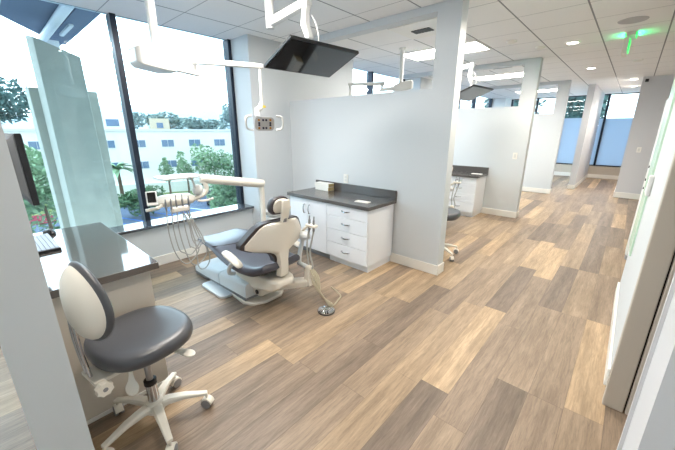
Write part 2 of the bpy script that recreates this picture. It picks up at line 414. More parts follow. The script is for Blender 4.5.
tag(MB().lathe([(.001, -.01), (.09, -.012), (.125, -.006), (.13, 0), (.001, 0)], (-.25, 5.02, ZC), 32).obj('ceiling_speaker', mat('speaker_grey', (188, 188, 190), .8)), 'flat round grey ceiling speaker in front of the green sign', 'speaker')
for x, y, lab in ((-1.45, 5.05, 'small round white smoke detector beyond the first post'), (-1.24, 5.67, 'small flat white detector left of the nearest downlight'),
                  (-2.0, 8.5, 'small white detector on the ceiling of the third bay'), (-.2, 7.75, 'small white ceiling detector behind the green sign')):
    o = MB().lathe([(.001, -.035), (.035, -.033), (.06, -.018), (.065, 0), (.001, 0)], (x, y, ZC), 20).obj('smoke_detector', 'trim'); tag(o, lab, 'detector', 'small ceiling detectors')

t = thing('exit_sign', 'edge-lit hanging sign casting green light on the ceiling', 'sign', (-.265, 5.70, ZC))
MB().box(-.045, .045, -.15, .15, -.035, 0).obj('housing', 'cream', t, bevel=.005)
MB().box(-.055, -.004, -.13, .13, -.235, -.05).obj('panel', 'cream', t, bevel=.004)
MB().box(-.02, -.014, -.1, .1, -.05, -.035).obj('hanger', 'cream', t)
MB().box(-.004, .004, -.12, .12, -.20, -.07).obj('green_face', 'exitgreen', t)
MB().box(-.051, -.046, -.13, .13, -.03, -.008).obj('light_strip', 'exitgreen', t)
MB().box(.046, .051, -.13, .13, -.03, -.008).obj('light_strip', 'exitgreen', t)
for s in (-1, 1):
    ld = bpy.data.lights.new('exit_glow', 'AREA'); ld.shape = 'RECTANGLE'; ld.size = .02; ld.size_y = .24; ld.energy = .5; ld.color = (.03, 1, .3)
    lo = bpy.data.objects.new('lamp', ld); COL.objects.link(lo); lo.location = (-.265+s*.06, 5.70, ZC-.02); lo.rotation_euler = (0, -s*PI/2, 0)

t = thing('security_camera', 'small black security camera at the top corner of the far grey wall', 'camera', (-.03, 10.17, 2.61))
MB().box(-.03, .03, -.02, .02, -.03, .03).obj('body', 'black', t, bevel=.006)
MB().cone((0, -.02, 0), (0, -.045, 0), .02, .018).obj('lens', 'black', t)

def plate(name, x, y, z, label, cat, slots, rx=0):
    t = thing(name, label, cat, (x, y, z), rx)
    MB().box(-.038, .038, -.007, 0, -.058, .058).obj('cover_plate', 'trim', t, bevel=.003)
    if slots:
        for k in (-1, 1): MB().box(-.017, .017, -.010, -.007, k*.02-.014, k*.02+.014).obj('socket', 'whiteplastic', t, bevel=.002)
    else: MB().box(-.017, .017, -.011, -.007, -.033, .033).obj('rocker', 'whiteplastic', t, bevel=.002)
plate('power_outlet', -2.70, 3.165, .95, 'white power outlet above the near cabinet backsplash', 'outlet', True)
plate('light_switch', -1.52, 6.42, 1.12, 'white light switch at the end of the second half wall', 'switch', False)
plate('light_switch', .13, 10.19, 1.13, 'white light switch on the far grey wall', 'switch', False)
t = thing('wall_dispenser', 'white rounded wall box on the near right wall edge', 'wall box', (.166, 3.3, 1.16))
MB().box(-.028, 0, -.055, .055, -.075, .075).obj('body', 'whiteplastic', t, bevel=.012, seg=4)
MB().box(-.031, -.027, -.03, .03, -.055, -.02).obj('window', 'offwhite', t, bevel=.001)

# tall green-tinted glass panel past the right wall, and white imaging column behind it
g = MB().box(.152, .166, 3.46, 3.98, .55, 2.6).obj('window_6', mat('pale_green_frosted_glass', (200, 228, 208), .25), bevel=.002); struct(g, 'pale green glass panel at the far end of the right wall')
t = thing('imaging_column', 'white rounded upright machine behind the green glass edge', 'machine', (.30, 5.3, 0))
MB().prism(rrect(0, 0, .22, .3, .06), .05, 1.9).obj('column', 'whiteplastic', t, bevel=.02)
MB().prism(rrect(0.02, 0, .25, .36, .07), 0, .05).obj('foot', 'greyskirt', t, bevel=.01)
for z in (.9, 1.0, 1.15): MB().cone((-.105, -.1, z), (-.113, -.1, z), .015).obj('button', 'black', t)

# ------------------------------------------------------------------ cabinets
def drawer_pull(mb, x, z, y):             # bowed bar pull lying along x on a front at y (facing -y)
    mb.tube([(x-.055, y, z), (x-.05, y-.02, z+.002), (x, y-.032, z-.004), (x+.05, y-.02, z+.002), (x+.055, y, z)], .0075, 8, 4)
def door_pull(mb, x, z, y):
    mb.tube([(x, y, z-.055), (x, y-.02, z-.05), (x, y-.032, z), (x, y-.02, z+.05), (x, y, z+.055)], .0075, 8, 4)

def cabinet_run(x0, xm, x1, yb, yf, H, tag1, tag2, tag3):
    # door unit x0..xm, drawer unit xm..x1; back at yb (wall), front at yf; facing -y
    t = thing('base_cabinet', tag1, 'cabinet', ((x0+xm)/2, yf, 0)); cx = (x0+xm)/2; w = (xm-x0)/2
    c = MB(); c.box(-w, w, .02, yb-yf-.016, .085, H-.04); c.obj('body', 'cab', t, bevel=.002)
    MB().box(-w, w, .07, yb-yf-.016, 0, .085).obj('toe_kick', 'greyskirt', t)
    for s in (-1, 1):
        d = MB().box(min(0, s*w)+.003, max(0, s*w)-.003, 0, .019, .09, H-.045).obj('door', 'cab', t, bevel=.0025)
        h = MB(); door_pull(h, s*.045, H-.17, 0); h.obj('handle', 'chrome', d)
    t2 = thing('drawer_cabinet', tag2, 'cabinet', ((xm+x1)/2, yf, 0)); w = (x1-xm)/2
    MB().box(-w, w, .02, yb-yf-.016, .085, H-.04).obj('body', 'cab', t2, bevel=.002)
    MB().box(-w, w-.02, .055, yb-yf-.016, 0, .085).obj('toe_kick', 'cab', t2)
    n = 4; z0, z1 = .09, H-.045; hs = [.17, .155, .155, .125]; z = z0; sc = (z1-z0)/sum(hs)
    for i in range(n):
        zz = z+hs[i]*sc
        d = MB().box(-w+.003, w-.003, 0, .019, z+.002, zz-.002).obj('drawer', 'cab', t2, bevel=.0025)
        h = MB(); drawer_pull(h, .0, (z+zz)/2+.012, 0); h.obj('handle', 'chrome', d); z = zz
    t3 = thing('countertop', tag3, 'countertop', ((x0+x1)/2, yf, H-.04)); w = (x1-x0)/2
    MB().box(-w-.025, w+.025, -.025, yb-yf-.001, 0, .04).obj('slab', 'counter', t3, bevel=.003)
    MB().box(-w-.025, w+.025, yb-yf-.022, yb-yf-.001, .04, .145).obj('backsplash', 'counter', t3, bevel=.002)
cabinet_run(-3.22, -2.555, -1.945, 3.165, 2.64, .78, 'white two-door base cabinet under the near dark counter', 'white four-drawer cabinet under the near dark counter', 'dark grey countertop with backsplash against the near half wall')
cabinet_run(-3.22, -2.57, -1.955, 6.42, 5.90, .78, 'white two-door cabinet hidden behind the near half wall', 'white four-drawer cabinet seen past the first post', 'dark grey countertop against the second half wall')

# boxes and papers on the counters
def carton(x, y, z, h, rz, label):
    t = thing('tissue_carton', label, 'box', (x, y, z), rz, 'small cartons on the near counter')
    MB().box(-.13, .125, -.055, .055, 0, h).obj('carton_body', 'paper', t, bevel=.002)
    MB().box(.125, .128, -.054, .054, .002, h-.002).obj('end_panel', 'card', t)
carton(-3.0, 3.07, .7805, .05, -.05, 'lower white carton with tan end in the stack on the near counter')
carton(-3.005, 3.07, .831, .045, .03, 'upper white carton with tan end in the stack on the near counter')
o = MB().box(-.085, .085, -.04, .04, 0, .006).obj('paper_stack', 'paper'); o.location = (-2.14, 2.80, .7805); o.rotation_euler = (0, 0, .1)
tag(o, 'small white paper sheet lying at the right end of the near counter', 'paper')
o = MB().box(-.09, .09, -.045, .045, 0, .006).obj('paper_stack', 'paper'); o.location = (-2.05, 6.15, .7805); o.rotation_euler = (0, 0, -.05)
tag(o, 'small white paper sheet lying on the second counter past the first post', 'paper')

# ------------------------------------------------------------------ desk with computer
t = thing('desk', 'glossy dark grey topped desk along the left partition by the window', 'desk', (-2.5, .3, 0))
MB().box(-.65, .60, -.233, .27, .787, .827).obj('desktop', 'desktop', t, bevel=.003)
p = MB(); p.box(.53, .56, -.233, .228, .0, .787); p.box(-.62, -.59, -.233, .228, 0, .787); p.box(-.59, .53, -.233, -.21, .2, .787)
p.obj('support_panel', 'deskpanel', t, bevel=.002)
MB().box(.56, .568, -.233, .228, 0, .022).obj('floor_strip', 'trim', t)

t = thing('computer_monitor', 'black flat computer monitor fixed to the partition above the keyboard', 'monitor', (-2.62, .135, .8275), .05)
MB().box(-.25, .26, .0, .028, .33, .71).obj('screen_panel', 'black', t, bevel=.004)
MB().box(-.24, .25, .028, .030, .345, .70).obj('screen', mat('matte_black_screen', (14, 14, 16), .55, spec=.2), t)
MB().loft([[(-.22, 0, .36), (.24, 0, .36), (.24, 0, .705), (-.22, 0, .705)], [(-.15, -.035, .42), (.2, -.035, .42), (.2, -.035, .67), (-.15, -.035, .67)]]).obj('back_shell', 'greyskirt', t, bevel=.004)
MB().box(-.04, .06, -.067, -.03, .47, .57).obj('wall_bracket', 'black', t, bevel=.004)
t = thing('keyboard', 'pale grey computer keyboard on the dark desk', 'keyboard', (-2.77, .172, .8275), .02)
MB().box(-.215, .215, -.058, .058, 0, .016).obj('case', 'black', t, bevel=.004)
k = MB()
for r in range(5):
    for c in range(15):
        k.box(-.207+c*.0277, -.207+c*.0277+.0245, -.054+r*.0218, -.054+r*.0218+.0185, .016, .022)
k.obj('keys', 'key', t)
t = thing('computer_mouse', 'black computer mouse beside the keyboard on the desk', 'mouse', (-3.05, .235, .8275), .2)
MB().lathe([(.001, 0), (.034, 0), (.036, .008), (.032, .02), (.02, .031), (.001, .034)], seg=24, sx=1.6).obj('shell', 'black', t)
MB().cone((.03, -.004, .030), (.03, .004, .030), .007).obj('wheel', 'greyskirt', t)

# ------------------------------------------------------------------ dental stool
def make_stool(loc, rz, label, group=None):
    t = thing('dental_stool', label, 'stool', loc, rz, group)       # faces +y
    # seat
    rings = []
    def ring(z, s, dome=0):
        out = []
        for i in range(48):
            a = 2*PI*i/48; c, q = math.cos(a), math.sin(a)
            e = 2/2.5
            x = math.copysign(abs(c)**e, c)*.236*s; y = math.copysign(abs(q)**e, q)*.222*s
            out.append((x-.01, y+.005, z+dome*(y/.222)**2))
        return out
    for z, s in ((.512, .80), (.515, .93), (.528, .985), (.548, 1.0), (.566, .995), (.579, .965), (.588, .90), (.591, .78), (.588, .5), (.586, .2)): rings.append(ring(z, s, .006 if z > .575 else 0))
    MB().loft(rings).obj('seat', 'stoolleather', t, sharp=70)
    MB().box(-.09, .09, -.12, .10, .488, .514).obj('seat_plate', 'cream', t, bevel=.006)
    MB().lathe([(.001, .12), (.030, .12), (.028, .16), (.0265, .27), (.001, .27)], seg=24).obj('gas_column', 'chrome', t)
    MB().lathe([(.028, .258), (.031, .26), (.031, .285), (.026, .288), (.001, .288)], seg=24).obj('collar', 'black', t)
    MB().cone((0, 0, .28), (0, 0, .495), .0165, seg=20).obj('column_rod', 'steel', t)
    b = MB(); b.lathe([(.001, .085), (.045, .085), (.05, .12), (.042, .150), (.03, .158), (.001, .158)], seg=24)
    for k in range(5):
        a = math.radians(66+72*k)-rz; c, s_ = math.cos(a), math.sin(a); n = Vector((-s_, c, 0)); d = Vector((c, s_, 0))
        rr = []
        for r, z, h, w in ((.02, .118, .045, .030), (.07, .128, .034, .027), (.15, .122, .026, .022), (.22, .104, .02, .018), (.263, .094, .018, .016)):
            p = d*r+Vector((0, 0, z))
            rr.append([p+n*w+V(0, 0, h*.2), p+n*w*.7+V(0, 0, h*.5), p-n*w*.7+V(0, 0, h*.5), p-n*w+V(0, 0, h*.2), p-n*w*.9-V(0, 0, h*.5), p+n*w*.9-V(0, 0, h*.5)])
        b.loft(rr)
    b.obj('star_base', 'cream', t, bevel=.003)
    for k in range(5):
        a = math.radians(66+72*k)-rz; c, s_ = math.cos(a), math.sin(a); d = Vector((c, s_, 0)); th = a+1.0
        ax = Vector((math.cos(th), math.sin(th), 0)); o = d*.257
        m = MB(); m.cone(o+V(0, 0, .056), o+V(0, 0, .092), .007)
        hb = []
        for i in range(9):
            q = PI*i/8; u = Vector((-ax.y, ax.x, 0)); hb.append((u*math.cos(q)*.034, .031+.034*math.sin(q)))
        m.loft([[o-ax*.020+u_+V(0, 0, z_) for u_, z_ in hb], [o+ax*.020+u_+V(0, 0, z_) for u_, z_ in hb]])
        cs = m.obj('caster', 'cream', t, bevel=.002)
        for s2 in (-1, 1):
            wv = MB(); wv.cone(o+ax*s2*.006+V(0, 0, .0285), o+ax*s2*.0235+V(0, 0, .0285), .0285, seg=22); wv.obj('wheel', 'greyskirt', cs, bevel=.004)
    # levers: a narrow stem widening to a rounded paddle
    def paddle(L, w):
        up = [(0, .008), (L*.4, .010), (L*.58, .016)]+[(L-w-.004+(w+.004)*math.cos(q), w*math.sin(q)) for q in [PI*.62-PI*.62*k/7 for k in range(8)]]
        return up+[(x, -y) for x, y in reversed(up[:-1])]
    PAD, PAD2 = paddle(.165, .030), paddle(.20, .028)
    l = MB(); l.prism(PAD2, -.004, .004, lambda a, bb_, h: V(.03+a*.95-bb_*.5, .03+a*.55+bb_*.85, .485-a*.20+h)).obj('lever', 'cream', t, bevel=.003)
    l = MB(); l.prism(PAD, -.004, .004, lambda a, bb_, h: V(.05+a*.45+bb_*.6, -.09-a*.25+bb_*.75, .485-a*.80+h)).obj('lever', 'cream', t, bevel=.003)
    # back support
    MB().box(-.05, .09, -.25, -.10, .474, .494).obj('back_bracket', 'cream', t, bevel=.004)
    for s in (0, 1):
        MB().tube([(-.02+.045*s, -.235, .46), (-.02+.045*s, -.245, .58), (-.02+.045*s, -.250, .70), (-.02+.045*s, -.245, .82)], .0075, 10, 4).obj('back_rod', 'chrome', t)
    kn = MB(); kn.prism([((.036 if i % 2 else .030)*math.cos(2*PI*i/16), (.036 if i % 2 else .030)*math.sin(2*PI*i/16)) for i in range(16)], 0, .028, lambda a, bb_, h: V(.095+h, -.225+a, .462+bb_))
    kb = kn.obj('adjust_knob', 'cream', t, bevel=.003)
    MB().cone((.122, -.225, .462), (.1245, -.225, .462), .010).obj('knob_cap', 'greyskirt', kb)
    # backrest: cushion in front, bulging cream shell behind
    def egg(sc, y, x0=.022):
        y += .034
        out = []
        for i in range(40):
            a = 2*PI*i/40; q = math.sin(a); c = math.cos(a)
            out.append((x0+c*.165*sc*(1-.10*q), y, (.848+q*.183*sc)))
        return out
    cu = MB(); cu.loft([[(p_[0], p_[1]-.02+1.1*((p_[0]-.022)**2), p_[2]) for p_ in egg(s, y)] for s, y in ((.90, -.222), (.985, -.217), (1.0, -.207), (.985, -.197), (.93, -.189), (.8, -.184), (.5, -.183), (.2, -.183))])
    cu.obj('backrest_cushion', 'stoolleather', t, sharp=70)
    sh = MB(); sh.loft([[(p_[0], p_[1]-.02+1.1*((p_[0]-.022)**2), p_[2]) for p_ in egg(s, y)] for s, y in ((.2, -.275), (.45, -.271), (.66, -.262), (.82, -.246), (.91, -.23), (.93, -.218))])
    sh.obj('backrest_shell', 'cream', t, sharp=70)
    return t
STOOL = make_stool((-1.668, .364, 0), math.radians(9), 'grey padded dental stool with cream back and five-wheeled base beside the desk')
S2 = dup(STOOL, (-1.63, 3.76, 0), math.radians(-80), 'grey dental stool half hidden behind the first post')
for ch in list(S2.children):
    if ch.name.startswith('lever'): bpy.data.objects.remove(ch)

# ------------------------------------------------------------------ dental chair (foot end towards the window, -x); local origin = its base
def make_chair(loc, label, group=None):
    t = thing('dental_chair', label, 'dental chair', loc, 0, group)
    # floor plates
    MB().prism(rrect(-.245, -.08, .43, .46, .05), .0, .028).obj('foot_plate', 'offwhite', t, bevel=.006)
    MB().prism([(-.03, -.20), (.19, -.215), (.29, -.17), (.335, -.06), (.335, .12), (.28, .19), (-.03, .2)], .0, .03).obj('floor_plate', 'cream', t, bevel=.008)
    # stepped base covers
    def cover(name, m, x0, x1, y0, y1, zb0, zb1, zt0, zt1, r=.03):
        q = MB(); rings = []
        for x, s in ((x0, .0), (x0+r*.35, .7), (x0+r, 1), (x1, 1)):
            f = (x-x0)/(x1-x0); zb = zb0+(zb1-zb0)*f; zt = zt0+(zt1-zt0)*f; zt2 = zb+(zt-zb)*(.45+.55*s); ins = (1-s)*r
            rings.append([(x, y0+ins, zb), (x, y1-ins, zb), (x, y1-ins, zt2-r), (x, y1-ins-r*.4, zt2-r*.3), (x, y1-ins-r*1.2, zt2), (x, y0+ins+r*1.2, zt2), (x, y0+ins+r*.4, zt2-r*.3), (x, y0+ins, zt2-r)])
        return q.loft(rings).obj(name, m, t, sharp=50)
    cover('toe_cover', 'offwhite', -.83, -.54, -.20, .19, .04, .045, .115, .135, .035)
    MB().box(-.815, -.54, -.195, .185, .0, .042).obj('toe_skirt', 'greyskirt', t, bevel=.01)
    cover('middle_cover', 'offwhite', -.56, -.26, -.205, .20, .05, .06, .16, .185, .03)
    MB().box(-.55, .20, -.195, .19, .026, .06).obj('base_skirt', 'greyskirt', t, bevel=.006)
    cover('rear_cover', 'offwhite', -.275, .235, -.205, .2, .06, .075, .185, .215, .03)
    # lift casting under the seat
    MB().loft([[(-.05, -.14, .20), (-.05, .14, .20), (-.05, .12, .34), (-.05, -.12, .34)], [(.30, -.17, .18), (.30, .17, .18), (.30, .15, .33), (.30, -.15, .33)], [(.52, -.13, .21), (.52, .13, .21), (.52, .12, .31), (.52, -.12, .31)], [(.58, -.09, .24), (.58, .09, .24), (.58, .09, .30), (.58, -.09, .30)]]).obj('lift_casting', 'cream', t, bevel=.025, seg=3)
    MB().loft([[(.02, -.14, .10), (.02, .14, .10), (.02, .13, .21), (.02, -.13, .21)], [(.34, -.12, .08), (.34, .12, .08), (.34, .1, .19), (.34, -.1, .19)]]).obj('pedestal', 'cream', t, bevel=.03, seg=3)
    MB().cone((.30, -.125, .135), (.30, -.132, .135), .022).obj('pedestal_port', 'black', t)
    # seat and leg rest: sweep along the side profile
    prof = [(-.585, .452, .21, .03), (-.575, .468, .225, .038), (-.54, .476, .245, .045), (-.41, .485, .265, .052), (-.26, .488, .278, .06), (-.16, .475, .285, .065), (-.04, .44, .290, .075), (.10, .41, .290, .085), (.26, .397, .285, .088), (.40, .402, .265, .085), (.48, .425, .235, .08), (.53, .455, .20, .065)]
    P = catmull([Vector((x, 0, z)) for x, z, w_, h_ in prof], 4); n4 = len(P)
    def pr(i, c): 
        f = i/4; a = min(int(f), len(prof)-1); b_ = min(a+1, len(prof)-1); return prof[a][c]+(prof[b_][c]-prof[a][c])*(f-a)
    rings = []
    for i, p_ in enumerate(P):
        tn = (P[min(i+1, n4-1)]-P[max(i-1, 0)]).normalized(); up = Vector((-tn.z, 0, tn.x)); w_, h_ = pr(i, 2), pr(i, 3)
        sec = [(-1, -.35), (-.97, .25), (-.9, .62), (-.78, .72), (-.5, .52), (-.2, .42), (.2, .42), (.5, .52), (.78, .72), (.9, .62), (.97, .25), (1, -.35), (.92, -.85), (.6, -1), (-.6, -1), (-.92, -.85)]
        rings.append([p_+Vector((0, u*w_, 0))+up*(v*h_*.55) for u, v in sec])
    MB().loft(rings).obj('seat_cushion', 'leather', t, sharp=60)
    MB().tube([(-.165+.03*(1-abs(u)**2), u*.285, (.486+.022*(u*u)-.004)) for u in [k/8-1 for k in range(17)]], .006, 6).obj('seat_seam', 'leatherrim', t)
    # backrest plane: u across (y), v up, leaning slightly
    def bp(u, v, d): # d>0 is rearwards (+x)
        lean = .15
        curve = 1.1*u*u
        return V(.475+lean*v+d-curve, u, .365+v)
    half = [(.10, .058), (.13, .066), (.16, .08), (.185, .10), (.205, .135), (.222, .20), (.238, .272), (.262, .325), (.30, .325), (.35, .292), (.40, .255), (.44, .225), (.468, .185), (.48, .13), (.468, .05)]
    def panel(inset, d0, d1, grow, top):
        q = MB(); ns = 13; fr = []; bk = []
        for v, h in half:
            hh = max(h-inset, .03); vv = v*(1-inset/.5*.55)+(inset*.25)
            fr.append([bp(hh*(2*k/(ns-1)-1), vv+top*(abs(2*k/(ns-1)-1)-.3)*.0, d0+(grow*(1-(abs(2*k/(ns-1)-1))**2.2))) for k in range(ns)])
            bk.append([bp(hh*(2*k/(ns-1)-1), vv, d1+(.035*(1-(abs(2*k/(ns-1)-1))**2.2) if d1 > .03 else 0)) for k in range(ns)])
        rings = [f_+list(reversed(b_)) for f_, b_ in zip(fr, bk)]
        return q.loft(rings)
    panel(0, -.045, .022, -.012, 0).obj('back_cushion', 'leatherrim', t, bevel=.012, seg=3, sharp=50)
    panel(.026, .0225, .034, 0, 0).obj('back_shell', 'cream', t, bevel=.006, sharp=50)
    # raised spine on the shell, running down to the casting
    q = MB(); rings = []
    for v, h, d in ((-.03, .050, .085), (.0, .050, .09), (.06, .050, .085), (.12, .050, .076), (.2, .062, .066), (.3, .075, .06), (.38, .07, .056), (.43, .045, .052), (.445, .03, .045)):
        rings.append([bp(-h, v, .03), bp(-h*.85, v, d), bp(0, v, d+.006), bp(h*.85, v, d), bp(h, v, .03)])
    q.loft(rings).obj('back_spine', 'cream', t, bevel=.008, sharp=50)
    # headrest
    hb = MB(); c = bp(0, .60, -.02); hy = -.012
    outl = [(-.075, -.082), (0, -.088), (.075, -.082), (.104, -.045), (.106, .01), (.085, .065), (.045, .09), (0, .094), (-.045, .09), (-.085, .065), (-.106, .01), (-.104, -.045)]
    oc = [p_*.9 for p_ in catmull([V(a, b_, 0) for a, b_ in outl+[outl[0]]], 3)[:-1]]
    hb.loft([[V(c.x+.16*p_.y+d, hy+(p_.x*s_)*(1-1.2*p_.y*(1 if p_.x > 0 else -.6)), c.z+p_.y*s_*.92) for p_ in oc] for s_, d in ((.75, -.05), (.93, -.04), (1.0, -.018), (1.0, .01), (.95, .022))])
    hr = hb.obj('headrest_cushion', 'leatherrim', t, sharp=60)
    MB().loft([[V(c.x+.16*p_.y+d, hy+(p_.x*s_)*(1-1.2*p_.y*(1 if p_.x > 0 else -.6)), c.z+p_.y*s_*.92) for p_ in oc] for s_, d in ((.80, .015), (.80, .03), (.7, .038))]).obj('headrest_shell', 'cream', hr, sharp=40)
    q = MB(); rings = []
    for v, h, d in ((.46, .024, .045), (.50, .033, .058), (.56, .036, .064), (.63, .036, .066), (.655, .03, .06)):
        rings.append([bp(-h, v, d-.03), bp(-h, v, d), bp(h, v, d), bp(h, v, d-.03)])
    q.loft(rings).obj('headrest_bracket', 'cream', t, bevel=.006)
    MB().cone(bp(0, .44, .045), bp(0, .50, .045), .017).obj('headrest_post', 'steel', t)
    MB().cone(bp(.034, .585, .045), bp(.055, .585, .045), .012).obj('headrest_knob', 'cream', t)
    # arm rests
    for s in (-1, 1):
        q = MB(); rings = []
        for x, w_, h_, z in ((.15, .012, .008, .545), (.162, .032, .017, .543), (.20, .040, .022, .535), (.28, .040, .024, .514), (.35, .038, .022, .494), (.39, .032, .017, .482), (.402, .012, .008, .478)):
            rings.append([V(x, s*.325+w_*math.cos(2*PI*k/14), z+h_*math.sin(2*PI*k/14)) for k in range(14)])
        q.loft(rings).obj('armrest', 'cream', t, sharp=70)
        MB().tube([(.29, s*.315, .495), (.19, s*.31, .41), (.10, s*.27, .31), (.06, s*.2, .27)], .019, 10, 4).obj('armrest_strut', 'offwhite', t)
    # assistant side: boom, post, cross tube, upright, holder with tips and hoses
    MB().loft([[(.30, -.06, .10), (.30, .06, .10), (.30, .06, .19), (.30, -.06, .19)], [(.45, .06, .13), (.40, .16, .13), (.40, .16, .21), (.45, .06, .21)], [(.62, .21, .16), (.56, .29, .16), (.56, .29, .23), (.62, .21, .23)]]).obj('boom', 'cream', t, bevel=.02, seg=3)
    MB().loft([[(.55, .21, .17), (.64, .21, .17), (.64, .29, .17), (.55, .29, .17)], [(.57, .225, .36), (.625, .225, .36), (.625, .275, .36), (.57, .275, .36)]]).obj('boom_post', 'cream', t, bevel=.012, seg=3)
    MB().cone((.60, .255, .335), (.43, .27, .335), .023, .021).obj('cross_tube', 'offwhite', t)
    MB().tube([(.44, .27, .32), (.45, .27, .42), (.47, .28, .52), (.49, .285, .61)], .02, 12, 3).obj('assistant_upright', 'offwhite', t)
    MB().ell((.51, .275, .63), (.075, .05, .045)).obj('assistant_hub', 'offwhite', t)
    MB().tube([(.50, .27, .66), (.56, .27, .72), (.68, .265, .745)], .014, 10, 4).obj('holder_arm', 'cream', t)
    MB().box(.57, .69, .24, .29, .735, .76).obj('tool_holder', 'cream', t, bevel=.01)
    for k, (x, y) in enumerate(((.60, .265), (.655, .265))):
        q = MB(); q.cone((x, y, .70), (x+.005, y, .80), .012, .010); q.cone((x+.005, y, .80), (x+.008, y, .835), .006)
        tip = q.obj('suction_handle', 'steel', t, label='steel suction handle')
        MB().tube([(x, y, .70), (x-.02, y-.01, .60), (x-.03-.02*k, y-.005, .48), (x-.02, y-.0, .36), (.60, .25, .30)], .008, 8, 4).obj('suction_hose', 'hose', tip)
    for k in range(4):
        o_ = .012*k
        MB().tube([(.63, .235+o_, .33), (.68+.01*k, .23+o_, .27), (.73+.012*k, .25-o_*.5, .16-.01*k), (.80+o_*.4, .27, .05+.008*k), (.86, .28, .022+.012*k), (.835, .25, .07), (.74-o_, .22, .19), (.64, .24, .25)], .0065, 8, 5).obj('coiled_hose', 'hosetan', t)
    return t
CH = make_chair((-2.6, 1.58, 0), 'cream and charcoal dental chair nearest the camera, seen from behind')
C2 = dup(CH, (-2.63, 4.86, 0), None, 'cream and charcoal dental chair mostly hidden behind the first post')
for ch in list(C2.children):
    if ch.name.startswith('coiled_hose'): bpy.data.objects.remove(ch)

t = thing('foot_control', 'round chrome foot pedal on the plank floor behind the near dental chair', 'foot pedal', (-1.755, 1.80, 0))
MB().lathe([(.001, 0), (.078, 0), (.078, .008), (.072, .012), (.001, .012)], seg=32).obj('base_ring', 'black', t)
q = MB(); rings = []
for r, z in ((.074, .012), (.073, .018), (.05, .026), (.022, .032), (.003, .033)):
    rings.append([(r*math.cos(2*PI*i/48), r*math.sin(2*PI*i/48), z+(.003 if i % 4 < 2 else 0)*(1 if .02 < r < .07 else 0)) for i in range(48)])
q.loft(rings).obj('pedal_disc', 'chrome', t, sharp=20)
MB().tube([(.0, .07, .02), (-.01, .12, .012), (-.04, .20, .012), (-.05, .25, .03), (-.09, .245, .06), (-.13, .20, .12)], .008, 8, 5).obj('cord', 'hosetan', t)

# ------------------------------------------------------------------ delivery unit
t = thing('delivery_unit', 'cream dental delivery unit with tool head and dangling hoses by the window', 'dental unit', (-2.97, 2.02, 0))
MB().prism(rrect(.02, .17, .22, .22, .05), 0, .60).obj('support_cabinet', 'offwhite', t, bevel=.012)
q = MB(); q.lathe([(.001, .60), (.09, .60), (.12, .635), (.125, .668), (.112, .672), (.08, .645), (.001, .635)], (.02, .17, 0), seg=28); q.obj('cuspidor_bowl', 'whiteplastic', t, sharp=60)
MB().cone((.0, .02, .0), (.0, .02, 1.0), .028, seg=20).obj('upright_pole', 'cream', t)
MB().cone((.0, .05, .985), (-.14, -.60, 1.10), .046, .045, seg=22).obj('swing_arm', 'cream', t, bevel=.012)
MB().cone((-.13, -.575, 1.035), (-.12, -.575, 1.055), .014).obj('arm_knob', 'black', t)
MB().tube([(-.125, -.57, 1.07), (-.125, -.55, 1.0), (-.125, -.58, .95), (-.125, -.66, .92), (-.125, -.72, .915)], .026, 12, 5).obj('elbow', 'cream', t)
MB().ell((-.11, -.645, .995), (.03, .055, .055)).obj('round_joint', 'whiteplastic', t)
q = MB(); rings = []
for y, w_, h_, z in ((-.70, .05, .03, .925), (-.74, .09, .05, .93), (-.85, .11, .055, .935), (-.97, .10, .055, .935), (-1.03, .07, .045, .935), (-1.055, .03, .02, .935)):
    rings.append([V(-.10+w_*math.cos(2*PI*k/16), y, z+h_*math.sin(2*PI*k/16)) for k in range(16)])
q.loft(rings).obj('control_head', 'cream', t, sharp=60)
MB().box(-.03, .03, -.96, -.80, .84, .89).obj('lower_housing', 'cream', t, bevel=.015)
MB().prism(rrect(-.10, -.82, .26, .36, .05), 1.135, 1.152).obj('instrument_tray', 'whiteplastic', t, bevel=.005)
MB().tube([(-.10, -.68, .96), (-.10, -.68, 1.05), (-.10, -.70, 1.136)], .011, 10, 3).obj('tray_post', 'whiteplastic', t)
MB().tube([(-.02, -.70, .91), (.01, -.64, .905), (.015, -.56, .915)], .011, 10, 3).obj('head_handle', 'cream', t)
MB().tube([(-.03, -1.02, .915), (.0, -1.06, .905), (.01, -1.16, .90)], .014, 10, 3).obj('head_handle', 'cream', t)
tb = MB().box(-.012, .012, -.042, .042, -.062, .062).obj('touch_pad', 'whiteplastic', t, bevel=.006); tb.location = (.01, -1.10, .995); tb.rotation_euler = (0, -.35, -.35)
MB().box(.012, .0135, -.031, .031, -.035, .052).obj('pad_screen', 'screen', tb)
loops = [(-1.00, -.98, -.80, .34), (-.955, -.90, -.78, .42), (-.91, -.88, -.72, .30), (-.855, -.84, -.74, .46), (-.80, -.72, -.70, .24)]
for k, y in enumerate((-1.0, -.955, -.91, -.855, -.80)):
    q = MB(); q.cone((.015, y, .875), (.02, y, .955), .0085, .0075); q.cone((.02, y, .955), (.024, y, 1.0 if k in (2, 3) else .975), .005)
    h = q.obj('handpiece', 'steel', t, label='steel dental handpiece')
    a, b_, c_, zb = loops[k]
    cl = (y+b_)/2
    MB().tube([(.015, y, .875), (.018, y-.01, .70), (.025, y+.01, .50), (.03, (y+c_)/2-.04, zb+.03), (.03, (y+c_)/2+.03, zb), (.03, c_+.03, zb+.10), (.02, c_-.01, .55), (.0, (c_-.84)/2, .72), (-.01, -.88+.02*k, .85)], .0052, 8, 6).obj('hose', 'hose', h)

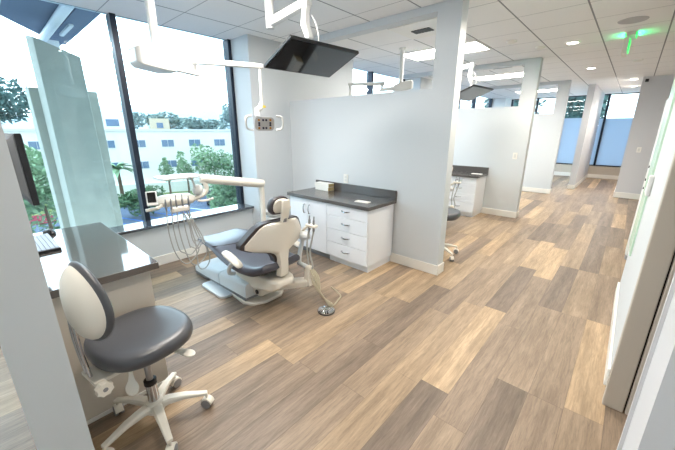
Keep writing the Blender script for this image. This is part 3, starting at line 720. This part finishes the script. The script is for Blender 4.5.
# ------------------------------------------------------------------ ceiling mounted dental light
def make_lamp(loc, label, swing=0, up=0):
    t = thing('dental_light', label, 'dental light', loc, 0)
    MB().cone((0, 0, -.62), (0, 0, -up), .03, seg=20).obj('ceiling_pole', 'whiteplastic', t)
    MB().lathe([(.001, -.02), (.045, -.02), (.05, 0), (.001, 0)], (0, 0, -up), seg=24).obj('ceiling_flange', 'whiteplastic', t)
    R = Matrix.Rotation(swing, 3, 'Z')
    def r(*p): return R @ Vector(p)
    q = MB(); q.loft([[r(x, -.17, z) for x, z in ((-.08, -.68), (.08, -.68), (.08, -.59), (-.08, -.59))], [r(x, -.14, z) for x, z in ((-.10, -.70), (.10, -.70), (.10, -.57), (-.10, -.57))], [r(x, .02, z) for x, z in ((-.10, -.72), (.10, -.72), (.085, -.60), (-.085, -.60))], [r(x, .11, z) for x, z in ((-.05, -.715), (.05, -.715), (.05, -.64), (-.05, -.64))]])
    q.obj('transformer_box', 'whiteplastic', t, bevel=.012)
    a = r(0, .30, -.70)
    q = MB(); q.loft([[r(x, .06, z) for x, z in ((-.028, -.695), (.028, -.695), (.028, -.645), (-.028, -.645))], [r(x, .31, z) for x, z in ((-.02, -.72), (.02, -.72), (.02, -.68), (-.02, -.68))]])
    q.obj('lower_arm', 'whiteplastic', t, bevel=.008)
    MB().cone(r(0, .275, -.70), r(0, .275, -.60), .018).obj('arm_pivot', 'whiteplastic', t)
    q = MB(); e = V(.22, .775, 0) if not swing else r(.10, .775, 0); s0 = r(0, .235, 0); d = (e-s0).normalized(); n = V(-d.y, d.x, 0)*.022
    q.loft([[s0+n+V(0, 0, -.635), s0-n+V(0, 0, -.635), s0-n+V(0, 0, -.585), s0+n+V(0, 0, -.585)], [e+n+V(0, 0, -.625), e-n+V(0, 0, -.625), e-n+V(0, 0, -.59), e+n+V(0, 0, -.59)]])
    q.obj('upper_arm', 'whiteplastic', t, bevel=.008)
    p = e-d*.03
    MB().cone(p+V(0, 0, -.60), p+V(0, 0, -.915), .014, seg=14).obj('drop_rod', 'whiteplastic', t)
    yk = MB(); yk.tube([p+V(0, 0, -.905), p+V(.0, -.02, -.95), p+V(.0, -.055, -.965), p+V(.02, -.065, -1.02)], .024, 12, 4)
    y_ = yk.obj('yoke', 'whiteplastic', t); MB().box(p.x+.012, p.x+.03, p.y-.012, p.y+.018, -.945, -.925).obj('indicator', mat('yellow_tag', (220, 196, 70), .4), y_)
    # lamp head: rounded square pan facing the head end and down
    T = Matrix.Translation(p+V(.03, -.005, -1.075)) @ Matrix.Rotation(math.radians(-32), 4, 'Z') @ Matrix.Rotation(math.radians(116), 4, 'Y') @ Matrix.Scale(1.12, 4)
    def tp(a_, b_, h): return T @ V(a_, b_, h)
    q = MB(); rings = []
    for s_, h in ((.35, -.06), (.8, -.048), (1.0, -.02), (1.02, .0), (.93, .012)):
        rings.append([tp(x*s_, y*s_, h) for x, y in rrect(0, 0, .15, .20, .045)])
    hd = q.obj('lamp_head', 'whiteplastic', t, sharp=50)
    q = MB().loft([[tp(x, y, h) for x, y in rrect(0, 0, .112, .150, .03)] for h in (.010, .0145)]).obj('lamp_face', mat('lamp_face_grey', (186, 186, 186), .4), hd)
    for k in range(12):
        a_ = 2*PI*k/12+PI/12; am = k in (1, 4, 7, 10); rr = .056 if am else .04
        MB().cone(tp(rr*math.cos(a_)*.85, rr*math.sin(a_)*1.12, .0145), tp(rr*math.cos(a_)*.85, rr*math.sin(a_)*1.12, .018), .0095, seg=12).obj('lens', 'amber' if am else 'lens', hd)
    for s_ in (-1, 1):
        MB().tube([tp(-.05, s_*.095, -.02), tp(-.045, s_*.135, -.015), tp(0, s_*.145, 0), tp(.045, s_*.135, .0), tp(.06, s_*.09, 0)], .010, 10, 4).obj('handle', 'whiteplastic', hd)
    return t
make_lamp((-2.72, 1.04, ZC), 'white ceiling-mounted dental light on a jointed arm by the window')
make_lamp((-2.72, 4.42, ZC+.14), 'white dental light pole and arm beyond the near half wall', math.radians(132), .14)

# ------------------------------------------------------------------ ceiling mounted screens
def make_tv(loc, label):
    t = thing('ceiling_monitor', label, 'hanging screen', loc, 0, 'ceiling-mounted patient screens')
    # local origin at the ceiling above the screen centre; screen 0.575 below
    T = Matrix.Translation((0, 0, -.575)) @ Matrix.Rotation(math.radians(-5), 4, 'Z') @ Matrix.Rotation(math.radians(-21), 4, 'Y')
    def tb(q, x0, x1, y0, y1, z0, z1):
        r = bmesh.ops.create_cube(q.bm, size=1)['verts']
        for v in r: v.co = T @ V(x0+(v.co.x+.5)*(x1-x0), y0+(v.co.y+.5)*(y1-y0), z0+(v.co.z+.5)*(z1-z0))
    q = MB(); tb(q, -.205, .205, -.35, .35, -.012, .012); pn = q.obj('screen_panel', 'black', t, bevel=.004)
    q = MB(); tb(q, -.19, .193, -.338, .338, -.0135, -.012); q.obj('screen', 'screen', pn)
    q = MB(); tb(q, -.10, .13, -.22, .22, .012, .035); q.obj('back_housing', 'black', t, bevel=.006)
    q = MB(); tb(q, -.05, .07, -.06, .06, .035, .05); q.obj('mount_plate', 'steel', t, bevel=.003)
    q = MB(); q.tube([(.0, .0, -.525), (-.01, -.01, -.47), (-.015, -.015, -.40)], .02, 12, 3); q.obj('tilt_joint', 'whiteplastic', t)
    q = MB(); q.loft([[(-.035, -.045, -.43), (.015, -.045, -.43), (.015, .015, -.43), (-.035, .015, -.43)], [(-.065, -.07, -.33), (-.005, -.07, -.33), (-.005, -.01, -.33), (-.065, -.01, -.33)], [(-.06, -.06, -.24), (-.01, -.06, -.24), (-.01, .0, -.24), (-.06, .0, -.24)], [(-.045, -.05, -.15), (.005, -.05, -.15), (.005, .01, -.15), (-.045, .01, -.15)]]); q.obj('knuckle', 'whiteplastic', t, bevel=.012)
    q = MB(); q.loft([[(-.0, -.055, -.20), (-.0, .01, -.20), (-.0, .01, -.135), (-.0, -.055, -.135)], [(-.44, -.09, -.27), (-.44, -.03, -.27), (-.44, -.03, -.205), (-.44, -.09, -.205)]]); q.obj('support_arm', 'whiteplastic', t, bevel=.01)
    MB().cone((-.46, -.06, -.285), (-.46, -.06, 0), .036, seg=20).obj('ceiling_pole', 'whiteplastic', t, bevel=.004)
    MB().lathe([(.001, -.02), (.075, -.02), (.08, 0), (.001, 0)], (-.46, -.06, 0), 24).obj('ceiling_flange', 'whiteplastic', t)
    MB().tube([(.03, .03, -.50), (.045, .03, -.42), (.03, .02, -.33), (.0, .0, -.26)], .006, 8, 4).obj('cable', 'whiteplastic', t)
    return t
TV = make_tv((-2.09, 2.015, ZC), 'black flat screen hanging from the ceiling over the near dental chair')
dup(TV, (-2.04, 5.42, ZC), None, 'smaller flat screen with pale underside seen above the second half wall, past the first post')

# ------------------------------------------------------------------ outside
GZ = -5.0
o = MB().box(-140, -4.6, -80, 140, GZ-.4, GZ).obj('ground_outside', 'asphalt'); struct(o, 'grey asphalt ground below the window')
o = MB().box(-45, -33.6, -14, 40, GZ, GZ+.04).obj('lawn', 'grass'); struct(o, 'green verge in front of the white building')
o = MB().box(-23.5, -21.5, 8.0, 30, GZ, GZ+.04).obj('lawn', 'grass'); struct(o, 'narrow planted strip beside the parking lot')
o = MB().box(-34.5, -31.0, 1.0, 3.0, GZ, GZ+.05).obj('paved_patch', 'awning'); struct(o, 'dark red paved patch beside the road')

# stepped concrete fin outside the glass
t = thing('concrete_fin', 'stepped grey concrete fin standing outside the left window', 'wall fin', (-6, 1, GZ))
MB().box(-.35, 0, -.37, .38, 0, 2.10-GZ).obj('lower_fin', 'concrete', t, bevel=.01)
MB().loft([[(.0, -.34, 0), (.5, -.34, 0), (.5, .22, 0), (.0, .22, 0)], [(.0, -.27, 2.72-GZ), (.5, -.27, 2.62-GZ), (.5, .16, 2.46-GZ), (.0, .16, 2.52-GZ)]]).obj('upper_fin', 'concrete', t, bevel=.01)
# roof overhang with fittings
t = thing('roof_overhang', 'blue-grey roof overhang outside above the left window', 'overhang', (-4.3, 1.0, 2.95))
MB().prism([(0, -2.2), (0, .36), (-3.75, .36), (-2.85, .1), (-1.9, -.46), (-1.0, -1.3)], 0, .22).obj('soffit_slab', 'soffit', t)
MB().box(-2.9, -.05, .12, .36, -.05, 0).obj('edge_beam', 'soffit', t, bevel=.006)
MB().box(-1.9, -.05, -.52, -.46, -.02, 0).obj('soffit_rib', 'extwhite', t)
t = thing('light_tube', 'long pale tube fixture mounted under the outside roof overhang', 'outdoor light', (-4.3, 1.0, 2.90))
MB().cone((-2.75, .05, 0), (-.3, .03, 0), .055, seg=16).obj('tube', 'extwhite', t)
MB().box(-2.95, -2.7, .06, .24, -.1, .05).obj('end_bracket', 'extwhite', t, bevel=.01)
MB().box(-2.2, -1.5, .17, .22, -.03, .02).obj('ballast_box', 'extwhite', t, bevel=.01)

# white building across the lot (faces the camera side)
az = math.radians(69-90)
t = thing('office_building', 'long white two-storey building with paired windows across the lot', 'building', (-37.6, 14.5, GZ), math.radians(-18))
MB().box(-9, 0, -24, 22, 0, 6.5).obj('facade', 'bldg', t)
MB().box(-9.1, .12, -24.1, 22.1, 6.5, 6.72).obj('parapet', 'bldgroof', t)
MB().box(-.0, .9, -24, 12, 0, 1.15).obj('garden_wall', 'bldg', t)
for zr in (2.65, 4.85):
    for k in range(16):
        y = -21.9+k*2.7
        if y > 20: continue
        wd = MB().box(-.02, .05, y-.62, y+.62, zr, zr+.8).obj('window', 'bldgroof', t)
        for s in (-1, 1): MB().box(.05, .07, y+(.02 if s > 0 else -.58), y+(.58 if s > 0 else -.02), zr+.05, zr+.75).obj('pane', 'bwin', wd)
t = thing('flat_roof_house', 'pale boxy house with a blue window behind the white building roof', 'building', (-58, 14.5, GZ), math.radians(-18))
MB().box(-6, 0, -1.5, 2.5, 0, 9.2).obj('facade', 'bldg', t)
MB().box(0, .05, -.8, .8, 7.2, 8.2).obj('window', 'bwin', t)
t = thing('flat_roof_house', 'tan boxy house between trees right of the pale house', 'building', (-62, 22.5, GZ), math.radians(-18))
MB().box(-6, 0, -1.5, 1.5, 0, 8.6).obj('facade', mat('tan_stucco', (214, 196, 170), .9), t)
MB().box(0, .05, -.5, .5, 7.0, 7.9).obj('window', 'bwin', t)

# hazy hills far behind
q = MB(); rings = []
for i in range(40):
    a = math.radians(20+i*4.2); d = 135
    h = 15.0+3.0*math.sin(i*.7)+2.0*math.sin(i*1.9+1)
    base = V(-d*math.sin(a), d*math.cos(a), GZ); out = V(-math.sin(a), math.cos(a), 0)
    rings.append([base, base+out*12+V(0, 0, h*.7), base+out*26+V(0, 0, h), base+out*45+V(0, 0, h*.5), base+out*50])
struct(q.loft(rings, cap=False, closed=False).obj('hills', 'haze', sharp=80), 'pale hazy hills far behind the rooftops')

# trees: trunk plus a crown of individual leaf blades
def leaves(c, r, n, size, seed, blobs=7):
    rnd = random.Random(seed); vs = []; fs = []
    B = [(V(rnd.uniform(-.6, .6)*r[0], rnd.uniform(-.6, .6)*r[1], rnd.uniform(-.65, .65)*r[2]), rnd.uniform(.38, .62)) for _ in range(blobs)]
    for _ in range(n):
        b, s = rnd.choice(B); u = V(rnd.gauss(0, 1), rnd.gauss(0, 1), rnd.gauss(0, 1)).normalized()*(rnd.uniform(.55, 1)**.5)
        p = Vector(c)+b+V(u.x*r[0]*s, u.y*r[1]*s, u.z*r[2]*s)
        d = V(rnd.gauss(0, 1), rnd.gauss(0, 1), rnd.gauss(0, .7)).normalized(); e = d.orthogonal().normalized(); e.rotate(Matrix.Rotation(rnd.uniform(0, 6.28), 3, d))
        L = size*rnd.uniform(.6, 1.3); k = len(vs)
        vs += [p-d*L, p+e*L*.42, p+d*L, p-e*L*.42]; fs.append((k, k+1, k+2, k+3))
    return vs, fs
def tree(name, label, cat, loc, h, cr, cz, m, n=900, size=.28, seed=1, group=None, blobs=7, trunk=.12):
    t = thing(name, label, cat, loc, 0, group)
    if h > 0: MB().tube([(0, 0, -.02), (.05, .03, h*.5), (0, 0, h)], [trunk, trunk*.5], 10, 4).obj('trunk', 'bark', t)
    vs, fs = leaves((0, 0, cz), cr, n, size, seed, blobs)
    me = bpy.data.meshes.new('crown'); me.from_pydata(vs, [], fs); me.materials.append(M[m]); o = bpy.data.objects.new('crown', me); COL.objects.link(o); o.parent = t
    return t
tree('shade_tree', 'tall dark blue-green tree at the far left above the roofline', 'tree', (-56, 2.4, GZ), 9, (3.0, 3.5, 3.2), 9.7, 'leaf2', 2600, .38, 3, blobs=12)
tree('shrub', 'bright green bushy tree beside the computer monitor', 'shrub', (-24, 1.95, GZ), 2.5, (1.5, 1.35, 2.4), 3.2, 'leaf3', 1800, .2, 4, blobs=12)
tree('shrub', 'rounded green shrub left of the concrete fin base', 'shrub', (-27, 3.6, GZ), 1, (1.3, 1.6, 1.5), 1.7, 'leaf3', 1200, .2, 5, blobs=9)
tree('shrub', 'low dark hedge just left of the window mullion', 'hedge', (-28, 7.7, GZ), 0, (1.2, 2.1, 1.1), 1.2, 'leaf1', 1800, .18, 6, blobs=12)
tree('slender_tree', 'slender young tree in front of the white building', 'tree', (-32.5, 13.6, GZ), 2.6, (.6, .8, 1.4), 3.2, 'leaf3', 700, .17, 8, blobs=6)
tree('slender_tree', 'slender young tree right beside the other one before the white building', 'tree', (-33, 12.0, GZ), 2.4, (.5, .6, 1.2), 3.0, 'leaf3', 500, .17, 9, blobs=6)
tree('broad_tree', 'light green rounded tree in the middle of the right window pane', 'tree', (-33.2, 16.9, GZ), 2.4, (1.8, 2.2, 2.1), 3.1, 'leaf3', 1700, .2, 10, blobs=12)
tree('broad_tree', 'large leafy green tree at the right edge of the window', 'tree', (-16.5, 10.3, GZ), 2.8, (1.3, 1.35, 2.6), 3.6, 'leaf1', 3200, .16, 11, blobs=14)
tree('broad_tree', 'pale green leafy tree low in the right window corner', 'tree', (-20.6, 11.2, GZ), 1.5, (1.1, 1.3, 1.5), 2.2, 'leaf3', 1900, .15, 12, blobs=12)
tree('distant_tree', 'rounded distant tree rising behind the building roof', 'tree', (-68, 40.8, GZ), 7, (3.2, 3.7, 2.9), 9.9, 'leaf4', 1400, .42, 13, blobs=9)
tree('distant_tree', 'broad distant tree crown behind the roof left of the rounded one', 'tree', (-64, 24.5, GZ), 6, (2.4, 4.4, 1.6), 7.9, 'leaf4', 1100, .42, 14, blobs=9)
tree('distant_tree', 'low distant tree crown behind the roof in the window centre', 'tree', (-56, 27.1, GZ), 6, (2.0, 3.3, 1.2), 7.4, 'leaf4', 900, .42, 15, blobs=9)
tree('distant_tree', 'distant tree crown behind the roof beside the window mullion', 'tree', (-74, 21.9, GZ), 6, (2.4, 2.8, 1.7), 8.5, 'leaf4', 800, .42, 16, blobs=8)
tree('conifer', 'tall dark conifer outside the end windows, left one', 'tree', (-6.3, 24, GZ), 9, (1.7, 1.7, 4.6), 7.6, 'leaf2', 2200, .26, 17, blobs=14)
tree('conifer', 'tall dark conifer outside the end windows, middle one', 'tree', (-3.0, 26, GZ), 9, (1.2, 1.2, 5), 7.6, 'leaf2', 1800, .26, 18, blobs=14)
tree('conifer', 'leaning tree beside the corridor end window', 'tree', (-1.75, 22.5, GZ), 9, (.55, .8, 5), 7.6, 'leaf2', 1500, .2, 19, blobs=14)
# palm
t = thing('palm_tree', 'small palm tree in front of the white building near the mullion', 'palm', (-33.0, 7.95, GZ))
MB().tube([(0, 0, -.02), (.05, 0, 1.6), (0, 0, 3.3)], [.16, .12], 10, 4).obj('trunk', 'bark', t)
vs = []; fs = []; rnd = random.Random(5)
for k in range(22):
    a = 2*PI*k/22+rnd.uniform(-.1, .1); el = rnd.uniform(.1, 1.1); pr_ = None
    for i in range(9):
        s = i/8*1.9; p = V(math.cos(a)*s*math.cos(el*.6), math.sin(a)*s*math.cos(el*.6), 3.3+s*math.sin(el)-.34*s*s); wv = V(-math.sin(a), math.cos(a), -.25)*(.2*math.sin(PI*min(1, .12+i/8.5)))
        vs += [p-wv, p+wv]
        if i: kk = len(vs); fs.append((kk-4, kk-3, kk-1, kk-2))
me = bpy.data.meshes.new('fronds'); me.from_pydata(vs, [], fs); me.materials.append(M['leaf3']); o = bpy.data.objects.new('fronds', me); COL.objects.link(o); o.parent = t

# parked cars
def car(loc, rz, m, label):
    t = thing('parked_car', label, 'car', loc, rz, None)
    b = MB(); sec = [(-2.15, .35), (-2.2, .62), (-2.1, .86), (-1.25, .95), (1.1, .95), (2.0, .82), (2.15, .6), (2.1, .35)]
    b.loft([[V(x, y*(1-.02), z) for x, z in sec] for y in (-.86, .86)]); b.obj('body', m, t, bevel=.08, seg=3)
    c = MB(); c.loft([[V(x, y, z) for x, z in ((-1.7, .93), (-1.2, 1.42), (.25, 1.44), (1.05, .93))] for y in (-.74, .74)]); cb = c.obj('cabin', 'screen', t, bevel=.05)
    MB().box(-1.15, .22, -.62, .62, 1.41, 1.455).obj('roof', m, cb, bevel=.02)
    for x in (-1.3, 1.32):
        for y in (-.8, .8): MB().cone((x, y-.1, .32), (x, y+.1, .32), .32, seg=20).obj('wheel', 'tire', t, bevel=.04)
    for y in (-.6, .6): MB().box(-2.21, -2.12, y-.18, y+.18, .6, .74).obj('tail_light', 'red', t)
car((-28.6, 14.6, GZ), math.radians(150), 'cardark', 'dark parked car behind the dental hoses, in the lower window')
car((-31.0, 19.5, GZ), math.radians(155), 'carsilver', 'silver parked car behind the dark one, beyond the lot')
q = 0
for k in range(6):
    x = -22.5-k*1.0
    o = MB().box(-2.4, 2.4, -.06, .06, 0, .012).obj('parking_line', 'paint_blue'); o.location = (-26.5, 6.2+k*1.15, GZ); o.rotation_euler = (0, 0, math.radians(20)); struct(o)
for k in range(3):
    o = MB().box(-2.6, 2.6, -.06, .06, 0, .012).obj('parking_line', 'paint_white'); o.location = (-25.5, 12.5+k*2.6, GZ); o.rotation_euler = (0, 0, math.radians(20)); struct(o)

# ------------------------------------------------------------------ light, sky, camera
wd = bpy.data.worlds.new('sky'); S.world = wd; wd.use_nodes = True; k = N(wd.node_tree)
bg = wd.node_tree.nodes['Background']
tc = k.n('ShaderNodeTexCoord'); sp = k.n('ShaderNodeSeparateXYZ'); k.l(tc.outputs['Generated'], sp.inputs[0])
rp = k.n('ShaderNodeValToRGB'); k.l(sp.outputs[2], rp.inputs[0])
rp.color_ramp.elements[0].position = 0.0; rp.color_ramp.elements[0].color = (.94, .97, 1.0, 1)
rp.color_ramp.elements[1].position = .7; rp.color_ramp.elements[1].color = (.78, .88, 1.0, 1)
k.l(rp.outputs[0], bg.inputs[0])
mr = k.n('ShaderNodeMapRange'); mr.interpolation_type = 'SMOOTHSTEP'; k.l(sp.outputs[0], mr.inputs[0])   # sky made brighter on the window side, added to strengthen indoor daylight
mr.inputs[1].default_value = -.75; mr.inputs[2].default_value = .35; mr.inputs[3].default_value = 4.6; mr.inputs[4].default_value = 1.8
k.l(mr.outputs[0], bg.inputs[1])

def portal(x, y, z, sx, sy, rot):
    ld = bpy.data.lights.new('portal', 'AREA'); ld.shape = 'RECTANGLE'; ld.size = sx; ld.size_y = sy; ld.cycles.is_portal = True
    o = bpy.data.objects.new('portal', ld); COL.objects.link(o); o.location = (x, y, z); o.rotation_euler = rot
portal(-4.32, -.5, 1.6, 2.2, 6.2, (0, -PI/2, 0))
portal(-4.32, 5.77, 1.6, 2.2, 2.4, (0, -PI/2, 0))
portal(-4.32, 10.4, 1.6, 2.2, 5.6, (0, -PI/2, 0))
portal(-1.9, 14.2, 1.55, 3.6, 2.3, (-PI/2, 0, 0))

cd = bpy.data.cameras.new('camera'); cam = bpy.data.objects.new('camera', cd); COL.objects.link(cam)
cd.sensor_width = 36; cd.lens = 318/675*36; cd.clip_start = .02; cd.clip_end = 500
cam.location = (0, 0, 1.55); cam.rotation_euler = (math.radians(90-16.5), 0, math.radians(42.0))
S.camera = cam
S.view_settings.view_transform = 'Standard'; S.view_settings.look = 'None'; S.view_settings.gamma = 1; S.view_settings.use_curve_mapping = False
S.view_settings.exposure = 0.85
